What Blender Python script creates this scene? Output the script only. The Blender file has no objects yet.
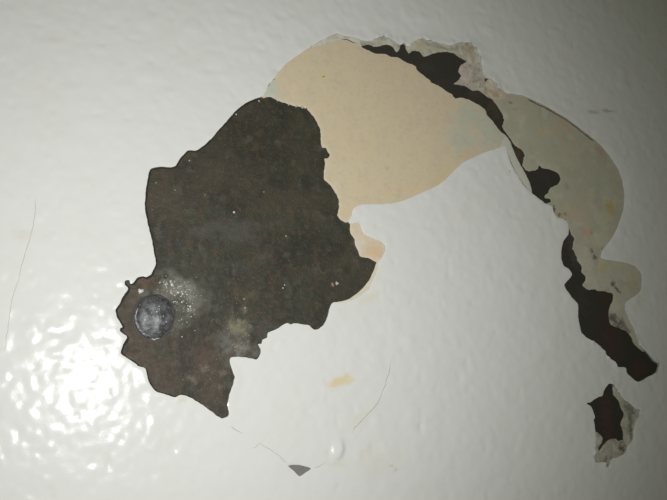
import bpy, math, random
import numpy as np
from mathutils import Matrix, Vector
from mathutils.geometry import delaunay_2d_cdt

# ------------------------------------------------------------------ camera
FPX = 700.0                      # focal length in pixels (frame 667 x 500)
FOOT = (80.0, 380.0)             # where the wall's normal through the lens meets the picture
H = 0.26                         # lens to wall, metres
S = 0.0004                       # one surface unit = 0.4 mm
Z0 = 1.25                        # height of that foot point on the wall
pitch = math.atan((FOOT[1]-250)/FPX)
yaw = math.atan((333.5-FOOT[0])/FPX*math.cos(pitch))
Fw = Vector((math.sin(yaw)*math.cos(pitch), math.cos(yaw)*math.cos(pitch), math.sin(pitch)))
Rt = Vector((math.cos(yaw), -math.sin(yaw), 0))
Up = Rt.cross(Fw)
C = bpy.context.scene.collection
cam_d = bpy.data.cameras.new('camera'); cam = bpy.data.objects.new('camera', cam_d); C.objects.link(cam)
m = Matrix((Rt, Up, -Fw)).transposed().to_4x4(); m.translation = (0, -H, Z0)
cam.matrix_world = m
cam_d.sensor_width = 36; cam_d.lens = 36*FPX/667; cam_d.clip_start = 0.01; cam_d.clip_end = 50
sc = bpy.context.scene; sc.camera = cam
sc.view_settings.view_transform = 'Standard'; sc.view_settings.look = 'None'
sc.view_settings.gamma = 1; sc.view_settings.use_curve_mapping = False; sc.view_settings.exposure = 0.0
# ------------------------------------------------------------------ light: dim room + the flash beside the lens
w = bpy.data.worlds.new('world'); sc.world = w; w.use_nodes = True
w.node_tree.nodes['Background'].inputs[0].default_value = (1.0, 1.02, 0.68, 1)
w.node_tree.nodes['Background'].inputs[1].default_value = 0.07
ld = bpy.data.lights.new('flash', 'SPOT'); ld.spot_size = math.radians(96); ld.spot_blend = 1.0; lo = bpy.data.objects.new('flash', ld); C.objects.link(lo)
ld.energy = 2.58; ld.color = (1.0, 1.0, 0.99); ld.shadow_soft_size = 0.0035
lo.location = (0.005, -H+0.002, Z0+0.001)
aim = Fw + Rt*((195-333.5)/FPX) + Up*((250-262)/FPX)          # the flash beam is centred a little left of the frame's middle
lo.rotation_euler = aim.to_track_quat('-Z', 'Y').to_euler()

# ------------------------------------------------------------------ picture <-> wall
def U(px, py):
    """pixel -> wall surface units (x right, y up), origin at the foot point"""
    px = np.asarray(px, float); py = np.asarray(py, float)
    a = (px-333.5)/FPX; b = (250-py)/FPX
    d = [Fw[i] + a*Rt[i] + b*Up[i] for i in range(3)]
    return d[0]*H/d[1]/S, d[2]*H/d[1]/S
def P(pts):
    a = np.array(pts, float); x, y = U(a[:, 0], a[:, 1]); return np.stack([x, y], 1)
def lerp(a, b, t): return a + (b-a)*t
def sstep(a, b, x):
    t = np.clip((x-a)/(b-a), 0, 1); return t*t*(3-2*t)
_lat = {}
def vnoise(x, y, sc_, seed):
    if seed not in _lat: _lat[seed] = np.random.RandomState(seed).rand(256, 256)
    L = _lat[seed]; x = x/sc_+1000; y = y/sc_+1000
    xi = np.floor(x).astype(int); yi = np.floor(y).astype(int); fx = x-xi; fy = y-yi
    fx = fx**3*(fx*(fx*6-15)+10); fy = fy**3*(fy*(fy*6-15)+10)
    g = lambda i, j: L[(xi+i) & 255, (yi+j) & 255]
    return lerp(lerp(g(0, 0), g(1, 0), fx), lerp(g(0, 1), g(1, 1), fx), fy)*2-1
def fbm(x, y, s, seed, o=3):
    r = 0; a = 1
    for k in range(o): r = r + a*vnoise(x*(1+.13*k)+y*.21*k, y-x*.17*k, s/2**k, seed+k); a *= .5
    return r
def blob(x, y, px, py, r, ry=None, ang=0, wob=.35, seed=50):
    """soft-edged irregular spot of real colour, 0..1"""
    cx, cy = U(px, py); dx = x-cx; dy = y-cy; a = math.radians(ang)
    u = dx*math.cos(a)+dy*math.sin(a); v = -dx*math.sin(a)+dy*math.cos(a)
    d = np.sqrt((u/r)**2+(v/(ry or r))**2) + wob*vnoise(x, y, max(r*.5, 1.5), seed) + .8*wob*vnoise(x+y*.3, y-x*.2, max(r*.2, 1.2), seed+1)
    return 1-sstep(.25, 1.35, d)

def spline(pts, step=1.6, jag=.3, seed=7, closed=True):
    """Catmull-Rom through the traced points, with a little torn-edge jitter"""
    p = P(pts); n = len(p); out = []
    for i in range(n if closed else n-1):
        p0, p1, p2, p3 = (p[(i-1) % n], p[i], p[(i+1) % n], p[(i+2) % n])
        if not closed:
            if i == 0: p0 = p1
            if i == n-2: p3 = p2
        k = max(1, int(round(np.linalg.norm(p2-p1)/step)))
        for j in range(k):
            t = j/k; T = .7
            m1 = (p2-p0)*.5*T; m2 = (p3-p1)*.5*T
            lim = np.linalg.norm(p2-p1)*.8
            for m_ in (m1, m2):
                l = np.linalg.norm(m_)
                if l > lim: m_ *= lim/l
            out.append((2*t**3-3*t**2+1)*p1+(t**3-2*t**2+t)*m1+(-2*t**3+3*t**2)*p2+(t**3-t**2)*m2)
    if not closed: out.append(p[-1])
    o = np.array(out)
    o[:, 0] += jag*fbm(o[:, 0], o[:, 1], 3.2, seed, 2); o[:, 1] += jag*fbm(o[:, 0], o[:, 1], 3.2, seed+9, 2)
    return o
def inside(x, y, poly):
    r = np.zeros(len(x), bool); a = poly; b = np.roll(poly, -1, 0)
    for (x1, y1), (x2, y2) in zip(a, b):
        if y1 == y2: continue
        c = (y1 > y) != (y2 > y)
        r ^= c & (x < (x2-x1)*(y-y1)/(y2-y1)+x1)
    return r
def dist(x, y, polys, cap=40.):
    d = np.full(len(x), cap*cap)
    for poly in polys:
        b = np.roll(poly, -1, 0)
        for (x1, y1), (x2, y2) in zip(poly, b):
            s = np.nonzero((np.abs(x-x1) < cap) & (np.abs(y-y1) < cap))[0]
            if len(s) == 0: continue
            xs = x[s]; ys = y[s]; ex = x2-x1; ey = y2-y1
            t = np.clip(((xs-x1)*ex+(ys-y1)*ey)/max(ex*ex+ey*ey, 1e-9), 0, 1)
            q = (xs-x1-t*ex)**2+(ys-y1-t*ey)**2
            d[s] = np.minimum(d[s], q)
    return np.sqrt(d)

# ------------------------------------------------------------------ mesh / object helpers
def W(x, y, h): return np.stack([x*S, -h*S, Z0+y*S], 1)
def link(name, verts, faces, mat, parent=None, col=None, smooth=True, origin=None, flat_from=None):
    me = bpy.data.meshes.new(name)
    verts = np.asarray(verts, float)
    if origin is None: origin = np.array([0, 0, 0.]) if parent is not None else np.array([verts[:, 0].mean(), 0, verts[:, 2].mean()])
    o = bpy.data.objects.new(name, me); C.objects.link(o)
    if parent is not None:
        o.parent = parent; q = parent
        while q is not None: origin = origin + np.array(q.location); q = q.parent
        me.from_pydata((verts-origin).tolist(), [], faces)
    else:
        o.location = origin; me.from_pydata((verts-origin).tolist(), [], faces)
    me.materials.append(mat)
    sm = np.full(len(me.polygons), smooth)
    if flat_from is not None: sm[flat_from:] = False
    me.polygons.foreach_set('use_smooth', sm)
    if col is not None:
        ca = me.color_attributes.new('tint', 'FLOAT_COLOR', 'POINT')
        ca.data.foreach_set('color', np.concatenate([col, np.ones((len(col), 1))], 1).astype(np.float32).ravel())
    return o
def tag(o, label=None, cat=None, group=None, kind=None):
    for k, v in (('label', label), ('category', cat), ('group', group), ('kind', kind)):
        if v: o[k] = v
    return o
def empty(name, px, py, h=0):
    x, y = U(px, py); o = bpy.data.objects.new(name, None); C.objects.link(o)
    o.location = (float(x)*S, -h*S, Z0+float(y)*S); o.empty_display_size = .003; return o

def sheet(name, outer, holes, zf, cf, mat, parent=None, step=2., bottom=0., bevel=.5, bw=.9, extra=None, rimc=.8):
    """a coat of paint: triangulated outline + inner points, top displaced by zf, torn side going down to 'bottom'"""
    loops = [outer]+holes; lo_, hi = outer.min(0), outer.max(0)
    gx, gy = np.meshgrid(np.arange(lo_[0]+step/2, hi[0], step), np.arange(lo_[1]+step/2, hi[1], step*.87))
    gx = gx+np.where(np.arange(gx.shape[0])[:, None] % 2, step/2, 0)
    g = np.stack([gx.ravel(), gy.ravel()], 1)
    if extra is not None: g = extra
    ok = inside(g[:, 0], g[:, 1], outer)
    for h_ in holes: ok &= ~inside(g[:, 0], g[:, 1], h_)
    g = g[ok]; g = g[dist(g[:, 0], g[:, 1], loops, 8.) > step*.4]
    pts = np.concatenate(loops+[g]); edges = []; k = 0
    for l in loops:
        n = len(l); edges += [(k+i, k+(i+1) % n) for i in range(n)]; k += n
    r = delaunay_2d_cdt([Vector(p) for p in pts.tolist()], edges, [], 0, 1e-6)
    v = np.array([tuple(p) for p in r[0]]); f = np.array(r[2])
    c = v[f].mean(1); ok = inside(c[:, 0], c[:, 1], outer)
    for h_ in holes: ok &= ~inside(c[:, 0], c[:, 1], h_)
    f = f[ok]
    used = np.unique(f); mp = -np.ones(len(v), int); mp[used] = np.arange(len(used)); v = v[used]; f = mp[f]
    a = v[f]; area = (a[:, 1, 0]-a[:, 0, 0])*(a[:, 2, 1]-a[:, 0, 1])-(a[:, 1, 1]-a[:, 0, 1])*(a[:, 2, 0]-a[:, 0, 0])
    f[area < 0] = f[area < 0][:, ::-1]
    d = dist(v[:, 0], v[:, 1], loops, 14.)
    z = zf(v[:, 0], v[:, 1], d)-bevel*np.exp(-d/bw)
    col = cf(v[:, 0], v[:, 1], d)
    # rim
    cnt = {}
    for t in f.tolist():
        for i in range(3): cnt[(t[i], t[(i+1) % 3])] = 1
    rim = [e for e in cnt if (e[1], e[0]) not in cnt]
    rv = sorted({i for e in rim for i in e}); ri = {q: i for i, q in enumerate(rv)}; n = len(v); m_ = len(rv)
    V = np.concatenate([W(v[:, 0], v[:, 1], z), W(v[rv, 0], v[rv, 1], z[rv]), W(v[rv, 0], v[rv, 1], np.full(m_, bottom))])
    F = f.tolist(); nf = len(F)
    F += [[n+ri[b], n+ri[a_], n+m_+ri[a_], n+m_+ri[b]] for a_, b in rim]
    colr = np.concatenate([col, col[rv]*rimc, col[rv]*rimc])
    return link(name, V, F, mat, parent, colr, True, flat_from=nf)

def patch(name, poly, grow, zf, cf, mat, parent=None, step=1.5):
    """bare metal: everything inside the outline and a little way under the paint around it"""
    lo_, hi = poly.min(0)-grow-step, poly.max(0)+grow+step
    nx = int((hi[0]-lo_[0])/step)+1; ny = int((hi[1]-lo_[1])/step)+1
    gx, gy = np.meshgrid(lo_[0]+np.arange(nx)*step, lo_[1]+np.arange(ny)*step)
    x = gx.ravel(); y = gy.ravel()
    cx = (gx[:-1, :-1]+step/2).ravel(); cy = (gy[:-1, :-1]+step/2).ravel()
    ok = inside(cx, cy, poly) | (dist(cx, cy, [poly], grow+4) < grow)
    i = (np.arange(ny-1)[:, None]*nx+np.arange(nx-1)).ravel()[ok]
    f = np.stack([i, i+1, i+nx+1, i+nx], 1)
    used = np.unique(f); mp = -np.ones(len(x), int); mp[used] = np.arange(len(used)); x = x[used]; y = y[used]; f = mp[f]
    return link(name, W(x, y, zf(x, y)), f.tolist(), mat, parent, cf(x, y))

def crumb(rs, r, flat=.6):
    """small irregular grain, about 20 triangles"""
    t = (1+5**.5)/2
    v = np.array([(-1, t, 0), (1, t, 0), (-1, -t, 0), (1, -t, 0), (0, -1, t), (0, 1, t), (0, -1, -t), (0, 1, -t), (t, 0, -1), (t, 0, 1), (-t, 0, -1), (-t, 0, 1)], float)
    v /= np.linalg.norm(v[0]); v *= (1+rs.uniform(-.35, .35, (12, 1)))*r
    v *= np.array([1+rs.uniform(-.2, .4), 1+rs.uniform(-.2, .4), flat])
    f = [(0, 11, 5), (0, 5, 1), (0, 1, 7), (0, 7, 10), (0, 10, 11), (1, 5, 9), (5, 11, 4), (11, 10, 2), (10, 7, 6), (7, 1, 8), (3, 9, 4), (3, 4, 2), (3, 2, 6), (3, 6, 8), (3, 8, 9), (4, 9, 5), (2, 4, 11), (6, 2, 10), (8, 6, 7), (9, 8, 1)]
    return v, f
def grains(name, spots, mat, parent, seed, base=lambda x, y: 0*x):
    rs = np.random.RandomState(seed); V = []; F = []; n = 0
    for x, y, r in spots:
        v, f = crumb(rs, r); z = float(base(np.array([x]), np.array([y]))[0])
        V.append(W(v[:, 0]+x, v[:, 1]+y, v[:, 2]+z+r*.15)); F += [[a+n, b+n, c+n] for a, b, c in f]; n += 12
    return link(name, np.concatenate(V), F, mat, parent, smooth=False)

# ------------------------------------------------------------------ materials
def mat(name, rough=.5, spec=.5, grain=(), bump=(), metallic=0., rough_var=0., coat=0., base=None):
    """principled; colour = vertex tint x noise; grain: (scale_units, amount, colour) ; bump: (scale_units, strength, dist_units)"""
    m_ = bpy.data.materials.new(name); m_.use_nodes = True; nt = m_.node_tree; N = nt.nodes; L = nt.links
    b = N['Principled BSDF']
    b.inputs['Roughness'].default_value = rough; b.inputs['Specular IOR Level'].default_value = spec
    b.inputs['Metallic'].default_value = metallic
    if coat: b.inputs['Coat Weight'].default_value = coat; b.inputs['Coat Roughness'].default_value = .12
    tc = N.new('ShaderNodeTexCoord')
    def noise(scale, det=4, ro=.6):
        n = N.new('ShaderNodeTexNoise'); L.new(tc.outputs['Object'], n.inputs['Vector'])
        n.inputs['Scale'].default_value = 1/(scale*S); n.inputs['Detail'].default_value = det; n.inputs['Roughness'].default_value = ro
        return n
    if base is None:
        at = N.new('ShaderNodeAttribute'); at.attribute_name = 'tint'; cur = at.outputs['Color']
    else:
        rg = N.new('ShaderNodeRGB'); rg.outputs[0].default_value = (*base, 1); cur = rg.outputs[0]
    for scale, lo_, hi, amt, colr in grain:
        n = noise(scale); mr = N.new('ShaderNodeMapRange'); mr.interpolation_type = 'SMOOTHSTEP'
        mr.inputs['From Min'].default_value = lo_; mr.inputs['From Max'].default_value = hi; mr.inputs['To Max'].default_value = amt
        L.new(n.outputs['Fac'], mr.inputs['Value'])
        mx = N.new('ShaderNodeMix'); mx.data_type = 'RGBA'
        L.new(mr.outputs[0], mx.inputs[0]); L.new(cur, mx.inputs[6]); mx.inputs[7].default_value = (*colr, 1); cur = mx.outputs[2]
    L.new(cur, b.inputs['Base Color'])
    if rough_var:
        n = noise(5); mr = N.new('ShaderNodeMapRange'); mr.inputs['From Min'].default_value = .3; mr.inputs['From Max'].default_value = .7
        mr.inputs['To Min'].default_value = rough-rough_var; mr.inputs['To Max'].default_value = rough+rough_var
        L.new(n.outputs['Fac'], mr.inputs['Value']); L.new(mr.outputs[0], b.inputs['Roughness'])
    prev = None
    for scale, st, dd in bump:
        n = noise(scale); bp = N.new('ShaderNodeBump'); bp.inputs['Strength'].default_value = st; bp.inputs['Distance'].default_value = dd*S
        L.new(n.outputs['Fac'], bp.inputs['Height'])
        if prev: L.new(prev.outputs[0], bp.inputs['Normal'])
        prev = bp
    if prev: L.new(prev.outputs[0], b.inputs['Normal'])
    return m_
M_white = mat('gloss_white_paint', .2, .13, grain=[(9, .55, .75, .10, (.60, .58, .50)), (60, .45, .75, .10, (.62, .60, .56))], bump=[(5, .2, .35)])
M_under = mat('undercoat_paint', .5, .35, grain=[(4, .5, .75, .22, (.42, .37, .27)), (16, .42, .7, .22, (.50, .46, .38))], bump=[(3, .35, .4)], rough_var=.1)
M_metal = mat('weathered_steel', .6, .3, grain=[(9, .50, .66, .6, (.082, .055, .032)), (2.2, .56, .70, .6, (.115, .108, .08)), (30, .5, .65, .6, (.026, .027, .02)), (14, .54, .7, .6, (.085, .085, .066)), (4, .6, .72, .7, (.10, .055, .03))],
              bump=[(1.6, .6, .8), (6, .5, 1.0)], rough_var=.14)
M_rust = mat('dark_oxide', .62, .3, grain=[(6, .5, .72, .5, (.055, .03, .026)), (2, .58, .75, .4, (.07, .065, .06))], bump=[(2.0, .5, .7)], rough_var=.1)
M_bolt = mat('dull_zinc', .5, .5, grain=[(7, .45, .6, .8, (.045, .047, .05)), (2.5, .55, .66, .6, (.24, .25, .27))], metallic=.35, bump=[(3, .4, .8), (1.2, .3, .4)], base=(.108, .11, .112), rough_var=.12)
M_rim = mat('worn_zinc_highlight', .3, .7, grain=[(3, .48, .62, .8, (.09, .09, .095))], metallic=.15, bump=[(1.8, .6, .8)], base=(.36, .365, .375), rough_var=.1)
M_salt = mat('mineral_crust', .35, .6, grain=[(1.5, .45, .7, .6, (.34, .33, .28))], base=(.50, .50, .46))
M_ochre = mat('ochre_crust', .7, .3, grain=[(1.5, .45, .7, .6, (.12, .10, .07))], base=(.27, .23, .15))
M_orange = mat('rust_grain', .8, .2, grain=[(1.5, .45, .7, .6, (.08, .04, .02))], base=(.20, .10, .06))
M_pink = mat('pinkish_chip', .5, .4, base=(.36, .16, .12))
M_crack = mat('dirty_crack', .7, .2, base=(.46, .44, .37))
M_dark = mat('crack_dirt_and_shade', .8, .2, base=(.03, .028, .024))
M_grime = mat('brown_grime', .8, .2, base=(.20, .165, .12))
M_grey = mat('grey_primer', .6, .3, grain=[(3, .45, .7, .3, (.16, .155, .145))], bump=[(2, .4, .5)], base=(.205, .20, .185))
M_speck = mat('yellow_speck', .5, .4, base=(.42, .34, .06))
M_slab = mat('wall_steel', .6, .4, bump=[(4, .4, .6)], base=(.05, .048, .042))

WHITE = np.array([.735, .74, .712]); CREAM = np.array([.70, .575, .375]); CREAM2 = np.array([.66, .595, .455])
GREEN = np.array([.455, .44, .335]); PEACH = np.array([.56, .36, .25]); OCHRE = np.array([.48, .38, .17]); DARK = np.array([.07, .065, .055])
def mixc(c, colr, a): return c+(np.array(colr)-c)*a[:, None]
def flat(colr): return lambda x, y, d: np.tile(np.array(colr, float), (len(x), 1))

# ------------------------------------------------------------------ traced outlines (picture pixels, projected on the wall)
M_left = [(260, 97.7), (254, 99.6), (245, 104), (234.8, 112), (225.8, 122.3), (216.8, 132.2), (209, 141.2), (196.6, 150.8), (187.6, 151), (180.2, 158.7), (174.5, 167), (167, 167.6), (159, 167.3), (150, 170), (147.1, 181.2), (144.6, 204.7), (147.3, 222.7), (151.7, 240), (154, 253.5), (155.8, 263.6), (152.8, 270.4), (151, 274.5), (145.7, 277.5), (142.7, 276.3), (139, 277.2), (136, 279), (133.7, 282.7), (130.9, 284.2), (128.5, 280.2), (124.7, 281.2), (125.2, 285), (127.7, 288), (127, 291.7), (122.5, 297), (119.5, 303.7), (115.7, 309.7), (116.5, 316.5), (120.2, 322.5), (122.5, 327), (120.2, 327.9), (119.8, 331.5), (123.5, 334.4), (126.9, 337.5), (122.4, 345.9), (120.8, 353.3), (126.9, 358.2), (134.7, 363.2), (138.1, 366.1), (144.9, 368.3), (146, 371.3), (147.8, 379.6), (151.6, 387), (156.8, 392), (166.2, 394.7), (175.2, 397.1), (180.8, 394.7), (188.7, 396.9), (201, 404.3), (212.3, 412.2), (220.9, 418.5), (227.4, 416.2), (228.7, 412.6), (226.9, 404.3), (229.2, 394.2), (232.6, 384.1), (234.1, 377.3), (232, 370), (229.3, 361.7), (230.5, 357.7), (236.5, 356.8), (247, 357.7), (256, 359.5), (259.3, 355), (260.2, 349.7), (257.8, 344.5), (261.2, 343.7), (262, 340), (266.8, 337.7), (267.2, 333.2), (275.5, 329.5), (281.5, 325.7), (286.7, 323.2), (290.5, 324.7), (293.5, 323.5), (301, 324.2), (308.5, 325.7), (313, 329.3), (317.5, 329.5), (323.1, 324.6), (327.1, 316.7), (328.7, 308.8), (332.2, 302.8)]
M_arc = [(339.5, 301.8), (348.5, 299.2), (356, 294), (363.5, 287.2), (369.5, 279), (373.7, 270), (376.4, 262.3)]
M_D = [(368, 258.2), (360.2, 256.7), (357.5, 250.4), (354.6, 243.6), (354.1, 239.1), (350.3, 233.5), (349.8, 225.6)]
M_C = [(345.6, 222.6), (340, 219.5), (337.2, 215), (338.8, 207.6), (338.4, 199.7), (335.5, 193), (329.8, 185.1), (324.2, 179.9), (323.8, 171.6), (324.9, 163.7), (324.2, 159.2), (327.6, 158.1), (329.8, 154.3), (327.4, 151.6), (326, 148), (322, 148), (320.6, 137), (319.8, 130), (317.6, 124), (314, 117.5), (308.9, 111.4), (302.8, 107.6), (292.7, 106), (279.2, 101.5), (271.4, 97.3)]
C_top = [(263.3, 96), (267.7, 86.3), (272.3, 80.7), (277.5, 73.5), (285, 65.3), (292.5, 59.3), (301.5, 53.3), (310.5, 47.3), (319.5, 42), (328.5, 37.2), (337, 34.5)]
K_top_white = [(345, 37), (355, 38.5), (362, 41.5), (370, 41.5), (377.5, 38.5), (385, 37.8), (392.5, 41.5), (398, 46), (403, 44.8), (408, 47.5), (412.7, 42.5), (419.5, 39.5), (427, 41), (437.5, 44), (444.5, 45), (450, 46.5), (455, 44.5), (462.5, 43.3), (470, 44), (475.3, 50), (480.5, 60.5), (481.3, 71), (485, 78.5), (492.5, 81.5), (498.5, 89), (506, 94)]
G_out = [(515, 94.8), (524, 97), (534.5, 101.5), (545, 106.7), (555.5, 113), (567, 119.6), (576, 126.5), (585, 133.3), (594, 140.3), (602, 148.5), (610, 158.5), (617, 170), (621.4, 181.5), (623.2, 195), (622.6, 208.5), (619, 219.7), (613.6, 233.2), (608, 242), (601.5, 250), (600, 258)]
G2_out = [(610, 260.8), (622, 262.8), (634, 266.5), (640, 274), (640.7, 283), (638.5, 292), (631, 298), (624.5, 302.5), (623.5, 310), (627, 319), (633, 329.5), (634.8, 338.5), (639, 346), (646.5, 353.5), (652.5, 361), (657.5, 364.7), (655.5, 371.5), (647, 377), (636.7, 382)]
K3_low = [(633, 379.7), (625.5, 373), (624, 367.7), (616.5, 366.7), (613.5, 361.7), (606.7, 357.2), (603.7, 351.2), (597.7, 345.2), (591.7, 341.2), (585, 337.7), (580.5, 332.5), (578.2, 323.5), (577, 313), (576.7, 304), (571, 298), (565.7, 290.5), (563.5, 285.2), (568, 279.2), (571, 274.7), (568, 269.5), (562.7, 265.7), (560.2, 259.7), (560.4, 250.5), (562.5, 241.5), (567.2, 234.7), (567.7, 227.2), (564.7, 220.5), (556.5, 217.5), (552.7, 213), (551.2, 207), (546, 204.7), (540.5, 200.8), (531.2, 194)]
strip_line = [(528, 191.3), (519.8, 181.2), (512.6, 168.6), (507.2, 156), (504.6, 146.5)]
C_bottom = [(492.8, 150.2), (480.2, 154.2), (471.2, 158.7), (462.2, 163.2), (453.2, 171.3), (446, 178.5), (437, 185.7), (426.2, 191), (417.2, 194.5), (409, 198.8), (395, 203), (380, 204.7), (365, 204.9), (357.5, 206.2), (352.2, 210), (350.7, 216), (347.5, 221.5)]
D_out = [(349.3, 224.2), (358, 222.9), (360.5, 229.5), (363.5, 234.7), (371, 238.5), (380, 242.2), (383.7, 246), (383.7, 252), (380.7, 258), (377.4, 262.3)]
E_out = [(376.6, 270), (373.5, 277.5), (368.7, 288), (360.5, 295.5), (350, 300.9), (338, 303.2)]
K1_low = [(355, 44.3), (361, 47.3), (368.5, 51), (374.5, 53.7), (385, 54.7), (392.5, 57.7), (398.5, 58.2), (403, 61.5), (409, 63.7), (415, 66.7), (416.5, 70.5), (422.5, 75), (428.5, 79.9), (431.5, 83), (437.5, 85.5), (445, 91), (451, 94.5), (455, 98.5), (461, 97.7), (468.5, 100.2), (477.5, 104.7), (484.2, 109.6), (486.5, 115.2), (492.5, 122), (496.2, 126.5), (500, 131.7), (505.2, 135.5), (509.7, 141.5)]
K1_up_a = [(361, 46.3), (368.5, 44.7), (373, 46.8), (380.5, 46.2), (387.2, 44.7), (392.5, 47.2), (396.2, 52.5)]
K1_up_b = [(398.5, 48.7), (403, 47.2), (406.7, 50.2), (408.2, 53.2), (412.7, 51), (419.5, 51.7), (424, 57), (434, 53.5), (445, 52), (455, 54)]
K1_up_c = [(458, 56.7), (466.2, 62), (461, 65), (458, 71.7), (461, 76.2), (458, 80), (454.2, 84.5), (464, 86), (473, 91.2), (477.5, 90.2), (485, 95)]
K1_up_d = [(491.7, 98), (497, 106.2), (501.5, 113), (503.7, 120.5), (502.2, 127.2), (505.2, 131.7), (510.5, 139.2)]
K2_up = [(514.7, 145.2), (521.5, 150.5), (524.2, 155.7), (522.2, 164), (525.2, 170), (530.5, 171.5), (537.2, 169.2), (539.2, 164.7), (541.7, 168.5), (550, 169.7), (558.2, 173.7), (560.2, 179.7), (557.5, 184.2), (551.5, 187.2), (547.7, 192.5), (544, 197.7), (550, 199.2), (550, 202.2), (546.2, 203.7)]
K3_up = [(564.7, 219.7), (567.7, 225), (570.7, 234), (573.7, 238.5), (572.2, 247.5), (575.2, 254), (577.5, 261), (581, 266), (581.5, 272.5), (585.7, 277), (584.5, 281.5), (582.2, 285.2), (587.5, 289.7), (595, 289.3), (602.5, 291.2), (612.2, 293.5), (612.2, 301), (609.2, 307.7), (608.5, 316), (610.5, 324.2), (618, 328), (625.5, 331), (630.7, 337), (633, 343), (636.7, 346.7), (635.2, 351.2), (642, 353.5), (648, 358.7), (650.2, 364.7), (654.7, 366.2), (652.5, 371.5), (645, 376.7), (636, 380.8)]
S_dark = [(607.5, 385.2), (611.2, 389), (612.7, 395.7), (618, 401.7), (620.2, 408.5), (622.8, 414.5), (619.5, 423.5), (621.7, 431), (622.5, 440), (618, 440.7), (615, 438.5), (608.2, 440), (603.7, 444.5), (598.5, 451.2), (598.2, 448.2), (602.2, 439.2), (600.7, 435.5), (595.5, 431.7), (593.7, 425), (592.8, 419.7), (594, 417.5), (592.5, 411.5), (589.5, 406.2), (589.5, 402.5), (595.5, 398), (601.5, 395.7), (603, 390.5)]
S_hole = [(607.3, 383.8), (612, 385), (616, 391), (621, 398), (628, 403), (634, 409), (639, 410), (635, 419), (632, 430), (631.5, 440), (626, 446), (624, 453), (616.5, 457), (609, 459), (607.6, 467), (605, 466), (604, 462), (593.5, 461.5), (593.8, 450), (594.2, 438), (593.7, 425), (592.8, 419.7), (594, 417.5), (592.5, 411.5), (589.5, 406.2), (585.5, 403.6), (589.5, 402), (595.5, 398), (601.5, 395.7), (603, 390.5)]
T_hole = [(287.8, 465.6), (293, 464.6), (298.3, 464.7), (304, 466), (310.3, 468.3), (304.5, 472.5), (299, 476), (293.5, 471)]

hole_main = spline(M_left[::-1][::-1] + E_out[::-1][:0] + [], jag=.25) if False else None
main_px = M_left + [p for p in E_out[::-1]] + D_out[::-1] + C_bottom[::-1] + strip_line[::-1] + K3_low[::-1] + G2_out[::-1] + G_out[::-1] + K_top_white[::-1] + C_top[::-1]
HOLE = spline(main_px, 1.6, .28, 3)
for cxy in ((382, 39), (402, 43), (425, 39), (445, 43), (462, 42), (478, 54), (482, 70), (491, 82), (500, 91)):   # badly torn stretch
    qx, qy = U(*cxy); wq = np.exp(-((HOLE[:, 0]-qx)**2+(HOLE[:, 1]-qy)**2)/180.)
    HOLE = HOLE + (wq*.9*fbm(HOLE[:, 0], HOLE[:, 1], 4.5, 133, 2))[:, None]*np.array([.7, .7])
HOLE_S = spline(S_hole, 1.4, .35, 4); HOLE_T = spline(T_hole, 1.5, .05, 5)
METAL = spline(M_left+M_arc+M_D+M_C, 2, 0)
K1 = spline(K1_low+(K1_up_a+K1_up_b+K1_up_c+K1_up_d)[::-1], 2, 0)
K2 = spline([(510, 140)]+K2_up+[(541, 200.7), (531.2, 193.2), (529.2, 183.5), (525.2, 174.5), (520, 165.5), (514.7, 155), (511, 146)], 2, 0)
K3 = spline(K3_up+K3_low[:-6], 2, 0)
SD = spline(S_dark, 2, 0)

# ------------------------------------------------------------------ THE WALL: glossy white top coat with the torn holes
drip = U(336.5, 449)
lip_c = np.array([U(a, b) for a, b in ((382, 39), (402, 43), (425, 39), (455, 42), (475, 48), (482, 66), (488, 79), (499, 89), (636, 345), (656, 366), (640, 382), (614, 367), (606, 358), (592, 342), (636, 412), (616, 388), (594, 455), (606, 463), (620, 318))])
def z_white(x, y, d):
    z = 2.15+.25*fbm(x, y, 13, 11, 2)+.17*vnoise(x+.3*y, y-.2*x, 6.5, 21)
    z = z+.5*sstep(.62, .95, vnoise(x*.9, y, 19, 23))-.4*sstep(.7, .95, vnoise(x, y*.9, 9, 25))+.8*vnoise(x, y, 120, 31)*sstep(0, 12, d)
    # torn rims lifted a little where the coat curls
    lift = 0
    for cx, cy in lip_c: lift = np.maximum(lift, np.exp(-((x-cx)**2+(y-cy)**2)/150.))
    z = z+lift*np.exp(-d/4.5)*(1.1+.9*vnoise(x, y, 4, 41)+1.0*vnoise(x, y, 2.5, 43))
    # small pimples and craters seen in the gloss
    for px, py, r, h in ((48, 160, 2.6, .55), (33, 236, 3, .6), (55, 236, 3, .7), (76, 231, 2, .4), (109, 199, 2.5, .5), (157, 100, 2, -.5), (376, 227, 2.2, -.6), (379, 297, 2, -.5), (315, 400, 3, -.5), (412, 416, 9, .8), (419.5, 426, 3, -1.3), (425, 419, 5, .8), (305, 402, 7, .6), (309, 412, 4, -.6), (300, 470, 1, 0), (152, 12, 5, -.6), (172, 19, 3, -.5), (104, 102, 6, -.4), (90, 60, 9, .4), (440, 250, 8, .4), (630, 70, 9, .4), (230, 66, 4, -.4), (150, 20, 8, .5), (588, 395, 4, -.4), (574, 309, 2, -.4), (300, 270, 2, 0), (395, 470, 2, -.4), (306, 411, 3.5, -.5)):
        cx, cy = U(px, py); z = z+h*np.exp(-((x-cx)**2+(y-cy)**2)/(r*r))
    # hardened drip
    ex = (x-drip[0])/6.5; ey = (y-drip[1])/9.5
    z = z+2.9*np.exp(-np.maximum((ex-.15*ey)**2+ey*ey, 0)**2.6)*(.75+.25*np.clip(ex-ey, -1, 1))
    return z
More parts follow.
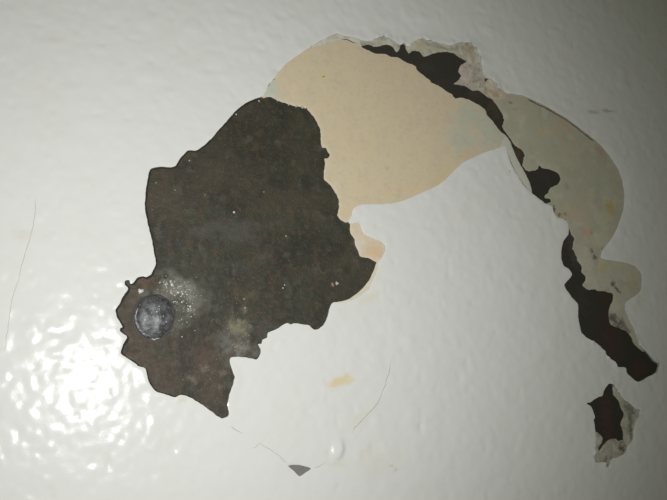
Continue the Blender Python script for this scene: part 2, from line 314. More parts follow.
def c_white(x, y, d):
    c = np.tile(WHITE, (len(x), 1))
    for px, py, rx, ry, a, colr, amt in ((334, 384, 7.5, 5.5, 25, (.72, .60, .36), .8), (346, 379, 8, 5.5, 20, (.74, .62, .36), .75), (340, 381, 6, 4, 20, (.73, .61, .37), .6), (337, 464, 9, 3, 0, (.70, .64, .47), .5), (22, 236, 7, 5, 0, (.70, .66, .54), .5),
                                         (592, 112.5, 12, 2.2, 2, (.42, .41, .27), .7), (608, 111.5, 11, 2.0, 2, (.36, .36, .22), .7), (182, 399, 7, 3, 30, (.66, .62, .50), .6), (378, 275, 3, 9, -20, (.74, .70, .58), .6),
                                         (365, 300, 14, 3.5, 28, (.74, .69, .54), .65), (395, 470, 3, 2, 0, (.5, .45, .33), .5), (362, 416, 16, 5, 40, (.71, .69, .60), .4), (380, 458, 25, 12, 0, (.715, .70, .61), .4),
                                         (486, 76, 9, 5, -60, (.70, .69, .60), .6), (640, 300, 8, 12, 0, (.62, .61, .50), .5), (390, 465, 2, 2, 0, (.45, .4, .3), .4)):
        c = mixc(c, colr, amt*blob(x, y, px, py, rx, ry, a))
    return c
U0x, U0y = U([-12, 679, -12, 679], [-12, -12, 512, 512])
fx0, fx1, fy0, fy1 = U0x.min(), U0x.max(), U0y.min(), U0y.max()
st = 2.3
gx, gy = np.meshgrid(np.arange(fx0, fx1, st), np.arange(fy0, fy1, st*.87)); gx = gx+np.where(np.arange(gx.shape[0])[:, None] % 2, st/2, 0)
g1 = np.stack([gx.ravel(), gy.ravel()], 1)
gx, gy = np.meshgrid(np.arange(-1590, 1600, 30.), np.arange(-1390, 1400, 30.)); g2 = np.stack([gx.ravel(), gy.ravel()], 1)
g2 = g2[~((g2[:, 0] > fx0-20) & (g2[:, 0] < fx1+20) & (g2[:, 1] > fy0-20) & (g2[:, 1] < fy1+20))]
gx, gy = np.meshgrid(np.arange(fx0-60, fx1+60, 7.), np.arange(fy0-60, fy1+60, 7.)); g3 = np.stack([gx.ravel(), gy.ravel()], 1)
g3 = g3[~((g3[:, 0] > fx0-3) & (g3[:, 0] < fx1+3) & (g3[:, 1] > fy0-3) & (g3[:, 1] < fy1+3))]
rect = np.array([(-1600, -1400), (1600, -1400), (1600, 1400), (-1600, 1400)], float)
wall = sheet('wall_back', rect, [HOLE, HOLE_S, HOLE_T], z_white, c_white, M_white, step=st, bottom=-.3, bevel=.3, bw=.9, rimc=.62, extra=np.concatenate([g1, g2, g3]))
tag(wall, 'glossy white painted wall with orange-peel texture and torn holes in the coat', kind='structure')

def box(name, x0, x1, y0, y1, z0, z1, mt, parent):
    v = np.array([(x, y, z) for x in (x0, x1) for y in (y0, y1) for z in (z0, z1)], float)
    f = [(0, 1, 3, 2), (4, 6, 7, 5), (0, 4, 5, 1), (2, 3, 7, 6), (0, 2, 6, 4), (1, 5, 7, 3)]
    return link(name, v, f, mt, parent, smooth=False)
slab = box('steel_backing', -1600*S, 1600*S, .3*S+.0001, .022, Z0-1400*S, Z0+1400*S, M_slab, wall)

def ribbon(name, pts, width, mt, parent, zf, lift=.06, seed=1, label=None, jag=.5):
    p = spline(pts, 1.5, jag, seed, closed=False); n = len(p)
    t = np.gradient(p, axis=0); t /= np.linalg.norm(t, axis=1)[:, None]+1e-9; nn = np.stack([-t[:, 1], t[:, 0]], 1)
    ws = width*(.55+.45*np.abs(vnoise(np.arange(n)*1., np.zeros(n), 5, seed+3)))*np.minimum(1, np.minimum(np.arange(n)+.4, n-.6-np.arange(n))/4)
    a = p+nn*ws[:, None]/2; b = p-nn*ws[:, None]/2; q = np.concatenate([a, p, b])
    z = zf(q[:, 0], q[:, 1], np.full(3*n, 14.))+lift
    z[n:2*n] += lift*.5
    f = []
    for i in range(n-1): f += [(i, n+i, n+i+1, i+1), (n+i, 2*n+i, 2*n+i+1, n+i+1)]
    o = link(name, W(q[:, 0], q[:, 1], z), [t_[::-1] for t_ in f], mt, parent, smooth=True)
    if label: o['label'] = label
    return o
ribbon('hairline_crack', [(221, 418.5), (229, 425), (236, 430), (243, 434)], .8, M_crack, wall, z_white, seed=1)
ribbon('hairline_crack', [(250, 448), (255, 447), (259, 443.5), (264, 446), (270, 450), (279, 456), (288, 465)], .6, M_crack, wall, z_white, seed=2)
ribbon('hairline_crack', [(310.5, 468), (318, 466.5), (327, 461)], .5, M_crack, wall, z_white, seed=3)
ribbon('hairline_crack', [(351.5, 434), (354, 428), (360, 421.5), (368, 413), (377, 403), (382, 391), (386, 380), (389, 370), (390, 360)], .7, M_crack, wall, z_white, seed=4)
ribbon('surface_scratch', [(35, 198), (35.5, 212), (33, 228), (28, 245), (22, 265), (17, 285), (12, 300), (8, 330), (5, 352)], .55, M_crack, wall, z_white, seed=6)
ribbon('hairline_crack', [(579, 326), (580, 334), (582, 341)], .6, M_crack, wall, z_white, seed=8)
ribbon('hairline_crack', [(606, 358.5), (604, 360), (609, 367), (612, 371)], .6, M_crack, wall, z_white, seed=9)

# ------------------------------------------------------------------ BARE METAL
def z_metal(x, y): return .05+.16*fbm(x, y, 9, 61, 3)+.12*vnoise(x, y, 40, 71)
BM = np.array([.042, .040, .027])
def c_metal(x, y):
    c = np.tile(BM, (len(x), 1))*(1+.22*fbm(x, y, 22, 47, 4))[:, None]
    br = np.array([.078, .058, .042])
    for px, py, r, ry, amt in ((135, 345, 26, 34, .8), (185, 375, 42, 30, .8), (130, 300, 14, 20, .7), (165, 200, 26, 36, .45), (210, 180, 40, 26, .4), (215, 390, 18, 30, .6), (300, 200, 30, 14, .3)):
        c = mixc(c, br, amt*blob(x, y, px, py, r, ry, wob=.5, seed=51))
    for px, py, r, ry, amt, colr in ((175, 297, 22, 17, .9, (.17, .17, .145)), (182, 292, 10, 8, .8, (.27, .27, .23)), (187, 308, 7, 6, .8, (.26, .25, .20)), (169, 283, 8, 6, .6, (.20, .20, .17)), (190, 300, 24, 16, .5, (.12, .118, .10)), (178, 325, 10, 8, .5, (.17, .17, .13)), (236, 335, 16, 26, .7, (.12, .118, .095)), (239, 327, 9, 6, .8, (.24, .23, .13)), (238, 348, 7, 7, .7, (.24, .24, .22)), (253, 352, 8, 6, .5, (.14, .14, .14)), (228, 345, 9, 9, .5, (.15, .14, .14)), (232, 230, 30, 12, .4, (.10, .098, .085)), (262, 330, 18, 12, .35, (.10, .10, .085)),
                                     (148, 281, 11, 5, .8, (.13, .075, .05)), (233, 290, 9, 7, .4, (.12, .085, .045)), (267, 205, 8, 10, .3, (.09, .075, .03)), (262, 255, 12, 8, .35, (.085, .06, .035)), (210, 345, 10, 12, .4, (.095, .055, .045)), (198, 355, 10, 10, .35, (.10, .058, .045)), (355, 275, 14, 20, .3, (.048, .04, .034)), (204, 368, 4, 4, .7, (.17, .15, .12)), (188, 376, 4, 3.5, .7, (.17, .155, .13)), (194, 379, 3.5, 3, .7, (.18, .16, .13)), (223, 373, 4, 3, .6, (.16, .14, .11)), (219, 388, 3, 3, .6, (.15, .13, .10)), (238, 320, 3, 2.5, .7, (.2, .19, .15)), (244, 310, 3, 3, .7, (.17, .16, .13)), (250, 296, 6, 5, .5, (.11, .085, .05)), (205, 196, 4, 4, .4, (.09, .08, .05)), (175, 190, 4, 4, .4, (.09, .08, .05)), (228, 265, 22, 5, .4, (.075, .072, .055)), (215, 225, 14, 10, .4, (.08, .08, .066)), (240, 238, 20, 7, .4, (.082, .08, .066)), (262, 192, 8, 5, .4, (.07, .06, .03))):
        c = mixc(c, colr, amt*blob(x, y, px, py, r, ry, wob=.6, seed=53))
    return c
mp = empty('bare_metal_patch', 240, 260)
tag(mp, 'large dark patch of bare weathered steel beside the cream undercoat, around the round bolt head', 'metal patch', 'bare metal patches')
patch('metal_surface', METAL, 4.5, z_metal, c_metal, M_metal, mp)
rs = np.random.RandomState(5)
def scatter(n, px, py, sx, sy, r0, r1):
    cx, cy = U(px, py); return [(cx+rs.randn()*sx, cy+rs.randn()*sy, rs.uniform(r0, r1)**1) for _ in range(n)]
def keep(l, m_=2.5):
    a = np.array(l); ok = inside(a[:, 0], a[:, 1], METAL) & (dist(a[:, 0], a[:, 1], [METAL], 10) > m_)
    bx, by = U(154, 317); ok &= ((a[:, 0]-bx)/20)**2+((a[:, 1]-by)/22.5)**2 > 1
    return [tuple(q) for q in a[ok]]
zb = lambda x, y: z_metal(x, y)
tag(grains('mineral_deposit', keep(scatter(150, 179, 297, 9, 9, .15, .42)+scatter(14, 172, 289, 4, 4, .5, 1.0)+scatter(12, 181, 294, 3, 4, .5, 1.1)+scatter(8, 164, 283, 2, 2, .4, .9)+scatter(7, 189, 308, 1.5, 1.5, .6, 1.1)+scatter(14, 180, 324, 6, 5, .3, .7)), M_salt, mp, 1, zb),
    'sparkling pale mineral grains beside the bolt head', kind='stuff')
tag(grains('mineral_deposit', keep(scatter(70, 238, 345, 7, 9, .25, .7)+scatter(50, 232, 320, 10, 10, .2, .5)+scatter(8, 238, 347, 2, 2, .5, 1.0)+scatter(40, 200, 378, 12, 9, .2, .55)), M_ochre, mp, 2, zb),
    'dull ochre and grey crumbs above the lower edge', kind='stuff')
tag(grains('rust_grain', keep([(float(a), float(b), rs.uniform(.2, .55)) for a, b in zip(*U(rs.uniform(120, 370, 330), rs.uniform(100, 415, 330)))]), M_orange, mp, 3, zb), kind='stuff')
for px, py, r, mt, lb in ((189.3, 160.5, .8, M_salt, None), (236, 114.5, .8, M_salt, None), (234, 212, 1.0, M_salt, None), (284.5, 285, .9, M_salt, None), (283, 288, .7, M_salt, None), (337, 283.5, 2.0, M_salt, 'white fleck with a pinkish tail'), (332.5, 284.7, 1.9, M_pink, 'pinkish fleck'),
                         (259, 101, .9, M_salt, None), (152, 210, .8, M_ochre, None), (156, 183, 1., M_ochre, None), (175, 190, .9, M_ochre, None), (205, 195, .9, M_ochre, None), (264, 192, .9, M_ochre, None), (245, 308, 1., M_salt, None), (244, 299, .8, M_salt, None), (286, 236, .8, M_salt, None)):
    x, y = U(px, py); o = grains('pale_speck', [(float(x), float(y), r)], mt, mp, int(px), zb)
    if lb: o['label'] = lb
x, y = U(141, 291.5)
grains('pale_speck', [(float(x), float(y), 1.9), (float(x)-1.5, float(y)+1.6, 1.2), (float(x)+1.5, float(y)+1.2, 1.1)], M_salt, mp, 77, zb)['label'] = 'bright white grains at the upper left of the bolt head'

def z_dark(x, y): return .0+.14*fbm(x, y, 8, 81, 3)
def c_dark(spots):
    def f(x, y):
        c = np.tile(np.array([.040, .039, .030]), (len(x), 1))
        for px, py, r, ry, amt, colr in spots: c = mixc(c, colr, amt*blob(x, y, px, py, r, ry, wob=.5, seed=55))
        return c
    return f
RED = (.075, .040, .036); BRN = (.085, .060, .044)
o = patch('bare_metal_crack', K1, 4, z_dark, c_dark([(440, 84, 20, 8, .6, (.055, .04, .034)), (495, 108, 12, 14, .6, BRN), (476, 96, 10, 6, .5, BRN), (425, 66, 10, 6, .4, (.06, .06, .048))]), M_rust)
tag(o, 'upper dark metal crack running along the top right edge of the cream patch', 'metal patch', 'bare metal patches')
o = patch('bare_metal_crack', K2, 3, z_dark, c_dark([(518, 154, 8, 12, .7, (.095, .07, .045)), (545, 178, 14, 9, .5, (.06, .048, .05))]), M_rust)
tag(o, 'dark metal blob with thin brown sliver above it, middle stretch of the crack', 'metal patch', 'bare metal patches')
o = patch('bare_metal_crack', K3, 3.5, z_dark, c_dark([(572, 235, 8, 20, .6, (.075, .075, .062)), (576, 258, 6, 12, .6, (.085, .085, .07)), (582, 300, 10, 14, .4, (.055, .055, .048)), (606, 298, 9, 8, .8, (.06, .036, .026)), (612, 340, 16, 24, .9, (.062, .036, .033)), (640, 368, 12, 10, .9, (.065, .04, .03)), (588, 315, 12, 20, .3, (.05, .048, .044))]), M_rust)
tag(o, 'lowest and widest dark metal crack with reddish brown tail, right of the picture', 'metal patch', 'bare metal patches')
o = patch('bare_metal_chip', SD, 3.5, z_dark, c_dark([(607, 418, 8, 26, .9, RED), (600, 445, 6, 8, .9, (.10, .055, .045))]), M_rust)
tag(o, 'small separate dark metal chip mark below the long crack, lower right', 'metal patch', 'bare metal patches')
To = spline([(284, 462), (298, 461), (314, 467), (299, 480)], 2, 0)
o = sheet('primer_chip', To, [], lambda x, y, d: 1.0+.12*fbm(x, y, 4, 5, 2), flat((.2, .2, .2)), M_grey, step=1.5)
tag(o, 'tiny grey triangular chip mark in the white paint near the bottom edge', 'paint chip')
# odd dots of metal showing
for i, (px, py, r) in enumerate(((553.2, 210, 1.7), (558.5, 214.5, 1.0))): pass

def grime(a, b, width, seed, dx=.5, dy=.3):  # dark line under the torn edge: grime plus painted shade of the paint rim
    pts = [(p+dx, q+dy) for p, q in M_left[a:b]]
    ribbon('grime_shade_line', pts, width, M_dark, mp, lambda x, y, d: z_metal(x, y)+.25, seed=seed, jag=.25)
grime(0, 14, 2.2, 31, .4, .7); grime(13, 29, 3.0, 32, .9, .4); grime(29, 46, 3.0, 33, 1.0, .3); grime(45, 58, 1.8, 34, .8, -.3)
# ------------------------------------------------------------------ UNDERCOATS
def z_cream(x, y, d): return 1.15+.10*fbm(x, y, 15, 91, 3)
def c_cream(x, y, d):
    c = np.tile(np.array([.665, .565, .392]), (len(x), 1))
    gg = (.56, .56, .445)
    for px, py, r, ry, a, amt, colr in ((482, 128, 42, 26, 35, 1., gg), (468, 110, 26, 14, 30, .9, gg), (498, 140, 20, 16, 0, 1., gg), (455, 140, 14, 12, 0, .7, gg), (272, 90, 8, 12, 20, .95, (.55, .58, .49)), (270, 86, 7, 9, 0, .9, (.55, .58, .49)),
                                       (292, 88, 12, 14, 0, .5, (.70, .56, .42)), (448, 121, 7, 4, 0, .7, (.66, .50, .38)), (468, 155, 14, 6, 20, .8, (.66, .52, .33)), (440, 178, 16, 5, 40, .7, (.68, .55, .30)), (350, 130, 60, 40, 0, .3, (.66, .545, .36)), (400, 190, 26, 6, 12, .5, (.70, .55, .32)),
                                       (345, 215, 10, 7, 0, .6, (.70, .56, .36)), (326, 165, 3, 12, 0, .5, (.66, .60, .47)), (335, 190, 5, 18, -20, .4, (.70, .63, .48)), (387, 168, 3, 2, 0, .5, (.45, .38, .2)), (405, 60, 10, 5, 0, .2, (.6, .5, .3))):
        c = mixc(c, colr, amt*blob(x, y, px, py, r, ry, a, wob=.45, seed=57))
    c = mixc(c, (.72, .66, .52), .55*np.exp(-d/1.1))
    return c
c_under = [(352, 36), (343, 39.5), (336, 40.5), (328, 43.5), (320, 45.5), (312, 49.5)]
cream_px = K1_low + [(508.5, 150), (500, 153), (492.8, 156), (480.2, 160), (466, 168), (449, 184), (437, 192), (418, 201), (395, 209), (370, 211), (359, 212), (357, 219)] + [(350.5, 221)] + M_C[:-1] + [(271, 97.5), (263, 98), (261.5, 97.5), (265, 87.5), (270.5, 80), (276, 72), (284, 63.5), (292, 57.5), (301, 52), (310.5, 47.5), (318, 46), (327, 43.8), (336, 40.8), (344, 39.8), (350, 41.3)]
CR = spline(cream_px, 1.5, .42, 13)
o = sheet('cream_undercoat', CR, [], z_cream, c_cream, M_under, step=2.2, bottom=-.1, bevel=.3)
tag(o, 'large fan-shaped cream undercoat patch with grey-green right corner, between dark metal and the crack', 'undercoat patch', 'undercoat patches showing where the white coat is gone')
x, y = U(323, 77.3); q = grains('yellow_speck', [(float(x), float(y), 1.5)], M_speck, o, 9, lambda a, b: 1.2+0*a)
for (a, b, r) in ((288.5, 105, 1.0), (296, 106.7, 1.2), (302, 107.6, 1.2), (306, 109.3, 1.0), (277, 101, .9)):
    x, y = U(a, b); grains('pale_speck', [(float(x), float(y), r)], M_salt if a != 306 else M_orange, o, int(a), lambda p_, q_: .8+0*p_)
ribbon('edge_crack', [(267.5, 87.5), (269, 84), (271.5, 81), (275, 79.5)], 1.5, M_dark, o, lambda x, y, d: z_cream(x, y, d)+.5, seed=12, label='short dark gap along the upper left rim', jag=.2)
ribbon('edge_crack', [(322, 42.5), (327, 40), (334, 38.5), (343, 40)], .7, M_crack, o, lambda x, y, d: z_cream(x, y, d)+.1, seed=13, jag=.3)
ribbon('edge_crack', [(340, 39.3), (346, 40), (351, 42), (357, 44.6)], 1.1, M_dark, o, lambda x, y, d: z_cream(x, y, d)+.12, seed=14, jag=.3)

o = sheet('paint_sliver', spline([(505, 136.5), (509.7, 142), (511, 146), (514.7, 155), (520, 165.5), (525.2, 174.5), (529.2, 183.5), (531.4, 193.5), (528, 197), (516, 186), (508, 172), (502, 157), (500.5, 145)], 1.4, .2, 17), [],
          lambda x, y, d: 1.5+.1*fbm(x, y, 8, 7, 2), flat((.60, .60, .52)), M_white, step=1.6, bottom=-.1, bevel=.3)
tag(o, 'thin curved off-white sliver of paint between white wall and brown crack right of cream point', 'paint sliver')
ribbon('edge_crack', [(505.4, 146.5), (507.3, 156), (512.2, 167.5), (519.4, 180.5), (527.6, 190.8)], .8, M_dark, o, lambda x, y, d: 1.75+0*x, seed=15, jag=.15)

D_s = spline([(349.8, 225.2)]+M_D[::-1][1:]+[(376.4, 262.3), (381, 264), (387, 258), (389, 247), (384, 240), (372, 234), (366, 229), (362, 220), (352, 220)], 1.5, .25, 19)
def c_D(x, y, d):
    c = np.tile(np.array([.70, .59, .43]), (len(x), 1))
    c = mixc(c, (.70, .50, .28), .7*blob(x, y, 374, 251, 11, 7)); c = mixc(c, (.70, .66, .58), .7*blob(x, y, 360, 246, 5, 9, -20)); c = mixc(c, (.72, .66, .52), .5*np.exp(-d/1.2)); return c
o = sheet('cream_undercoat', D_s, [], z_cream, c_D, M_under, step=1.6, bottom=-.1, bevel=.3)
tag(o, 'small peach-cream undercoat tab jutting right from the dark metal, below the fan-shaped patch', 'undercoat patch', 'undercoat patches showing where the white coat is gone')
E_s = spline(M_arc[::-1]+[(332.7, 302.6), (334, 306), (350, 304), (363, 298.5), (372, 290), (378, 278), (381, 268), (379, 262)], 1.5, .15, 23)
o = sheet('cream_undercoat', E_s, [], lambda x, y, d: 1.2+.05*fbm(x, y, 9, 3, 2), flat((.71, .655, .52)), M_under, step=1.6, bottom=-.1, bevel=.3)
tag(o, 'thin pale cream undercoat sliver curving along the rounded lower right edge of dark metal', 'undercoat patch', 'undercoat patches showing where the white coat is gone')

# grey-green undercoat on the right, open over the cracks
def c_green(x, y, d):
    c = np.tile(GREEN, (len(x), 1))
    c = mixc(c, (.40, .40, .30), .5*sstep(-.1, .9, fbm(x, y, 14, 151, 4))); c = mixc(c, (.53, .46, .34), .5*sstep(.1, .9, fbm(x, y, 20, 161, 4))); c = mixc(c, (.55, .56, .46), .45*sstep(.1, .9, fbm(x, y, 11, 171, 3)))
    for px, py, r, ry, a, amt, colr in ((600, 150, 7, 9, 0, .75, (.50, .30, .26)), (567, 128, 16, 6, -35, .75, (.52, .37, .26)), (548, 131, 18, 7, 0, .45, (.52, .43, .27)), (611, 208, 7, 9, 0, .85, (.50, .37, .12)), (572, 213, 18, 12, 0, .6, (.55, .44, .32)), (585, 232, 8, 8, 0, .8, (.58, .38, .29)),
                                       (607, 218, 8, 8, 0, .4, (.5, .4, .28)), (588, 197, 14, 8, 0, .35, (.48, .44, .3)), (604, 225, 20, 12, 0, .45, (.50, .52, .36)), (601, 243, 12, 8, 0, .5, (.54, .47, .33)), (560, 215, 8, 6, 0, .5, (.48, .42, .24)), (520, 150, 10, 12, 0, .3, (.47, .40, .30)),
                                       (600, 240, 30, 8, 0, .3, (.6, .6, .47)), (600, 175, 24, 26, 0, .45, (.42, .43, .33)), (585, 265, 14, 24, 0, .6, (.57, .57, .46)), (590, 280, 12, 10, 0, .5, (.56, .55, .46)), (510, 103, 2.5, 2, 0, .8, (.2, .19, .15)), (514, 109, 4, 2, 0, .4, (.3, .28, .22)),
                                       (566.5, 186.5, 4, 5, 0, .7, (.30, .30, .25)), (591.5, 251, 3, 3, 0, .8, (.12, .12, .11)), (594.5, 257.5, 4, 3.2, 0, .9, (.10, .095, .095)), (602, 250, 2.5, 3, 0, .6, (.22, .21, .18)), (596, 201, 4, 3, 0, .5, (.33, .33, .3)), (591, 233, 2.5, 2.5, 0, .5, (.3, .25, .2)), (609, 223, 3, 2, 0, .3, (.3, .25, .2)),
                                       (578, 240, 8, 14, 10, .35, (.40, .41, .33)), (564, 214, 3, 2, 0, .6, (.12, .11, .1)), (553, 209.5, 3.2, 4, 0, .95, (.06, .055, .05)), (559, 215, 2.6, 2.6, 0, .9, (.12, .11, .09)), (592, 138, 12, 4, -40, .3, (.36, .36, .3))):
        c = mixc(c, colr, amt*blob(x, y, px, py, r, ry, a, wob=.5, seed=59))
    return c
g_px = [(491, 97)] + K1_up_d[1:] + K2_up + [(546.2, 203.7), (549, 209), (552, 216), (558, 221)] + K3_up[:14] + [(595, 289.3), (603, 285), (606, 268), (608, 258), (608, 250), (616, 240), (626, 222), (629, 205), (629, 190), (626, 178), (621, 165), (613, 154), (602, 142), (590, 132), (577, 120.5), (560, 110), (545, 101), (530, 95), (515, 90), (502, 88), (494, 92)]
def z_green(x, y, d): return .75+.10*fbm(x, y, 12, 95, 3)+.25*sstep(40, 0, np.hypot(x-U(585, 268)[0], y-U(585, 268)[1]))
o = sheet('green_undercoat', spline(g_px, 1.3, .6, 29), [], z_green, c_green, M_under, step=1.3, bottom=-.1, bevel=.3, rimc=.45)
tag(o, 'large curved grey-green undercoat patch with peach and ochre stains, right of the crack', 'undercoat patch', 'undercoat patches showing where the white coat is gone')
ribbon('edge_grime', [(527, 99.5), (545, 108.2), (556, 114.6), (567, 121.2), (576, 128), (585, 134.8), (593, 141.2)], 2.6, M_grime, o, lambda x, y, d: z_green(x, y, d)+.12, seed=18, jag=.4)
def c_g2(x, y, d):
    c = np.tile(np.array([.50, .49, .38]), (len(x), 1))
    c = mixc(c, (.40, .40, .31), .6*sstep(-.1, .9, fbm(x, y, 8, 151, 4))); c = mixc(c, (.56, .52, .42), .5*sstep(.1, .9, fbm(x, y, 9, 161, 3)))
    for px, py, r, ry, a, amt, colr in ((601, 268, 10, 8, 0, .8, (.54, .47, .25)), (632, 278, 9, 12, 0, .6, (.55, .49, .31)), (608, 285, 12, 10, 0, .5, (.54, .51, .44)), (615, 306, 8, 10, 0, .5, (.58, .56, .42)), (612.5, 284, 3, 3.4, -40, .9, (.10, .11, .09)), (617, 290, 5, 1.8, -45, .9, (.10, .11, .09)), (616, 321, 13, 6, -45, .9, (.12, .115, .10)), (625, 329, 10, 4, -45, .8, (.18, .17, .15)), (606, 290, 4, 3, 0, .5, (.25, .22, .2)), (622, 300, 7, 5, 0, .4, (.42, .46, .33))):
        c = mixc(c, colr, amt*blob(x, y, px, py, r, ry, a, wob=.6, seed=63))
    return c
o = sheet('green_undercoat', spline([(595, 289.3), (602.5, 291.2), (612.2, 293.5), (612.2, 301), (609.2, 307.7), (608.5, 316), (610.5, 324.2), (618, 328), (625.5, 331), (630.7, 337), (633, 343), (636.7, 346.7), (643, 352), (640, 340), (637, 328), (631, 318), (628, 308), (629, 303), (642, 297), (646, 285), (645, 272), (637, 262), (622, 258), (608, 255.5), (600, 256), (597, 270)], 1.5, .4, 31), [],
          lambda x, y, d: 1.1+.12*fbm(x, y, 7, 97, 3), c_g2, M_under, step=1.5, bottom=-.1, bevel=.3)
tag(o, 'small ochre-grey undercoat lobe with a dark nick, beside the widest part of the crack', 'undercoat patch', 'undercoat patches showing where the white coat is gone')

def flake(name, pts, h, base, spots, label, seed, cat='paint flake', jag=.4, amp=.35):
    def cf(x, y, d):
        c = np.tile(np.array(base, float), (len(x), 1))*(1-.32*sstep(.0, .9, fbm(x, y, 4, seed+3, 3)))[:, None]
        c = mixc(c, (.66, .64, .54), .6*sstep(.15, .9, fbm(x, y, 5, seed+30, 3)))
        for px, py, r, ry, amt, colr in spots: c = mixc(c, colr, amt*blob(x, y, px, py, r, ry, wob=.6, seed=seed))
        return c
    o = sheet(name, spline(pts, 1.3, jag, seed), [], lambda x, y, d: h+amp*fbm(x, y, 6, seed+60, 3), cf, M_under, step=1.3, bottom=-.1, bevel=.3)
    return tag(o, label, cat, 'loose paint flakes along the torn edges')
PALE = (.64, .63, .54); BEIGE = (.50, .45, .35)
flake('paint_flake', [(311, 44), (316, 49), (330, 47), (340, 44), (352, 44), (361, 46.8), (363, 44), (362, 38), (350, 34), (338, 30), (326, 34)], .7, (.66, .65, .55), [(332, 38, 10, 3, .4, (.6, .55, .42))], 'narrow off-white paint flake rimming the very top of the cream patch', 71)
flake('paint_flake', K1_up_a+[(399, 49), (400, 42), (393, 38), (385, 34), (377, 34), (368, 38), (360, 40)], .95, (.50, .49, .39), [(379, 42, 10, 2.6, .8, (.60, .58, .47)), (371, 44, 6, 3, .5, (.30, .29, .23)), (390, 43, 4, 5, .7, (.66, .65, .57))], 'pale olive paint flake at the left tip of the upper crack', 72)
flake('paint_flake', [(408.2, 53.2), (412.7, 51), (419.5, 51.7), (424, 57), (434, 53.5), (445, 52), (455, 54), (458, 56.7), (460, 50), (457, 42), (445, 41), (430, 37), (418, 35), (410, 39), (405, 46)], 1.1, (.50, .47, .36), [(421, 46, 6, 6, .7, (.55, .47, .32)), (434, 46, 8, 3, .6, (.33, .33, .27)), (445, 49, 10, 2, .7, (.27, .26, .21)), (412, 46, 4, 5, .4, PALE), (428, 52, 5, 4, .5, (.60, .56, .46))], 'mottled olive-beige paint flake above the middle of the upper crack', 73)
flake('paint_flake', [(455, 54)]+K1_up_c[:-2]+[(477.5, 90.2), (485, 95), (486, 88), (484, 80), (486, 70), (485, 60), (480, 48), (472, 39), (462, 39), (452, 43)], 1.2, (.50, .45, .37), [(467, 50, 8, 5, .8, (.47, .38, .24)), (464, 72, 8, 14, .5, (.57, .49, .41)), (460, 48, 10, 3, .5, (.40, .38, .31)), (474, 74, 3, 14, .6, (.36, .35, .29)), (482, 84, 6, 4, .5, (.33, .34, .30)), (478, 60, 4, 12, .8, (.62, .62, .52))], 'beige-brown paint flake at the widest point of the upper crack', 74)
flake('paint_flake', [(483, 93.5), (488, 97.5), (493, 99.5), (499, 100), (506, 97), (503, 88), (496, 82), (489, 79), (483, 84)], 1.35, (.55, .47, .36), [(494, 93, 5, 4, .8, (.55, .38, .25)), (488, 86, 6, 4, .6, (.60, .59, .50))], 'small peach paint flake where the upper crack meets the grey-green undercoat', 75)
flake('paint_flake', [(603.7, 444.5), (608.2, 440), (615, 438.5), (618, 440.7), (622.5, 440), (627, 444), (629, 452), (618, 460), (611, 462), (609, 468), (603, 469), (601, 465), (592, 464), (594, 455), (598.5, 451.4)], .9, (.44, .41, .34), [(622, 448.5, 4.5, 5, .95, (.10, .08, .05)), (606, 463, 3, 7, .9, (.12, .10, .06)), (608, 450, 8, 7, .6, (.49, .44, .38)), (598, 459, 5, 4, .6, (.50, .48, .36)), (616, 455, 8, 2, .4, (.3, .27, .2))], 'greyish beige paint flake under the foot of the small dark chip mark', 76)
flake('paint_flake', [(612, 388), (613.5, 395), (618.5, 401), (620.8, 408), (623.4, 414.5), (620.3, 423.5), (622.4, 431), (623, 440), (627, 447), (634, 444), (635, 432), (636, 421), (642, 409), (634, 405), (626, 399), (619, 390), (615, 384)], .9, (.46, .46, .37), [(625, 406, 9, 6, .9, (.17, .17, .14)), (630, 412, 6, 7, .8, (.18, .18, .15)), (630, 426, 3, 14, .9, (.17, .17, .14)), (616, 393, 4, 5, .6, (.56, .53, .40)), (627, 440, 4, 6, .6, (.54, .53, .42))], 'narrow grey-green paint flake along the right side of the small dark chip mark', 77)
flake('paint_flake', [(593.7, 430), (595.5, 431.9), (600.7, 435.7), (602, 439.2), (598, 448.2), (597.5, 453), (593, 460), (589, 455), (590, 436)], 1.4, (.52, .52, .45), [], 'slim pale paint flake along the lower left of the small dark chip mark', 78)

# ------------------------------------------------------------------ BOLT HEAD
cx, cy = U(153.6, 317.2); cx = float(cx); cy = float(cy)
bolt = empty('bolt_head', 153.6, 317.2)
tag(bolt, 'round domed grey metal bolt head in the lower left of the dark bare patch', 'bolt')
def lathe(name, prof, mt, parent, n=64, wob=.0, seed=1, sx=1., sy=1.):
    V = []; F = []
    for r, z in prof:
        for k in range(n):
            a = 2*math.pi*k/n; nx = math.cos(a); ny = math.sin(a)
            w_ = 1+wob*float(vnoise(np.array([nx*3.]), np.array([ny*3.]), 1., seed)[0])
            dz = .45*float(vnoise(np.array([nx*r*1.]), np.array([ny*r*1.]), 5., seed+2)[0])*(wob > 0)
            z_ = z*(1-.16*nx*(r/17)) if wob else z
            V.append((cx+nx*r*w_*sx, cy+ny*r*w_*sy, z_+dz*1.3))
    for i in range(len(prof)-1):
        for k in range(n): F.append((i*n+k, i*n+(k+1) % n, (i+1)*n+(k+1) % n, (i+1)*n+k))
    V.append((cx, cy, prof[-1][1]+.0)); c_ = len(V)-1; i = len(prof)-1
    for k in range(n): F.append((i*n+k, i*n+(k+1) % n, c_))
    V = np.array(V); return link(name, W(V[:, 0], V[:, 1], V[:, 2]), F, mt, parent)
dome = [(17.5, 0.2), (17.6, 1.6), (17.2, 2.6), (16.2, 3.3), (14.5, 4.1), (12.5, 4.8), (10, 5.4), (7.5, 5.8), (5, 6.0), (2.5, 6.1)]
lathe('dome', dome, M_bolt, bolt, wob=.045, seed=5, sx=.98, sy=1.1)
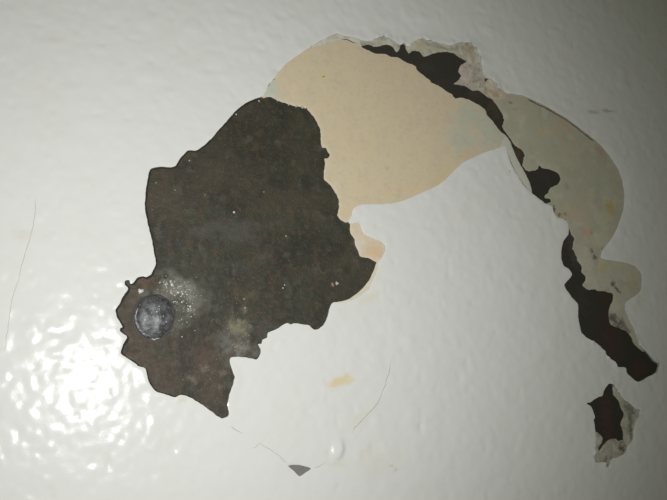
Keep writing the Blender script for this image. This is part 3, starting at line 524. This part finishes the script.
# raised worn rim, left and bottom only; its pale colour paints in the rim highlight
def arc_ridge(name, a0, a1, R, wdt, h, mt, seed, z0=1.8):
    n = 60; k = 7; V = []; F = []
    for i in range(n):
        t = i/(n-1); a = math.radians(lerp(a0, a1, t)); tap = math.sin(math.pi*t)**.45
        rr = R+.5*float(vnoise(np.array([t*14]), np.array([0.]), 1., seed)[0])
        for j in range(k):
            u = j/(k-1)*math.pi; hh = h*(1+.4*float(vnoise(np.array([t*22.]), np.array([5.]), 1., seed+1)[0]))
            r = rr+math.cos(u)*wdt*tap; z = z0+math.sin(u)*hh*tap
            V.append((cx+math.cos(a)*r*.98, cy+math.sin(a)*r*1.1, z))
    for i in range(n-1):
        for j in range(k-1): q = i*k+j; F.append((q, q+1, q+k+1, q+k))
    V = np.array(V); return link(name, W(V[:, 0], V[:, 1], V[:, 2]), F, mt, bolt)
arc_ridge('worn_rim_highlight', 148, 262, 16.0, 1.3, 2.3, M_rim, 3, 3.0)['label'] = 'worn crescent with painted highlight on the left side of the head'
arc_ridge('worn_rim_highlight', 258, 290, 18.0, .9, 1.6, M_salt, 13, 1.2)['label'] = 'short bright lip at the bottom of the head'
def ring_collar():
    n = 72; V = []; F = []
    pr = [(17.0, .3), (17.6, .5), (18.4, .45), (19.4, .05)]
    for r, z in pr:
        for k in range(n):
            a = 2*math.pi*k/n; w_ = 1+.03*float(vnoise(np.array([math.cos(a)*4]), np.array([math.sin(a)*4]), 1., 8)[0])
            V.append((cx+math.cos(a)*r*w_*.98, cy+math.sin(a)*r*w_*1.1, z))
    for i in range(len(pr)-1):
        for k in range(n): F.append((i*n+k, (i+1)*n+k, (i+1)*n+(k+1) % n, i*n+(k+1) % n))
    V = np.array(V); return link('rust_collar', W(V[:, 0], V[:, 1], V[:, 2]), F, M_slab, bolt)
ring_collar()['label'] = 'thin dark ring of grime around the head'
rs2 = np.random.RandomState(9)
sp = []
for k in range(16):
    a = rs2.uniform(0, 6.28); r = rs2.uniform(2, 14); sp.append((cx+math.cos(a)*r, cy+math.sin(a)*r, rs2.uniform(.25, .6)))
def zd(x, y):
    r = np.hypot(x-cx, y-cy); return np.interp(r, [2.5, 7.5, 12.5, 16.2], [6.1, 5.8, 4.8, 3.3])-.1
tag(grains('pale_grain', sp, M_salt, bolt, 4, zd), 'tiny pale grains stuck on the dome', kind='stuff')
x, y = U(148, 329.5); grains('dark_pit', [(float(x), float(y), 1.8)], M_dark, bolt, 6, lambda a, b: zd(a, b)-.2)
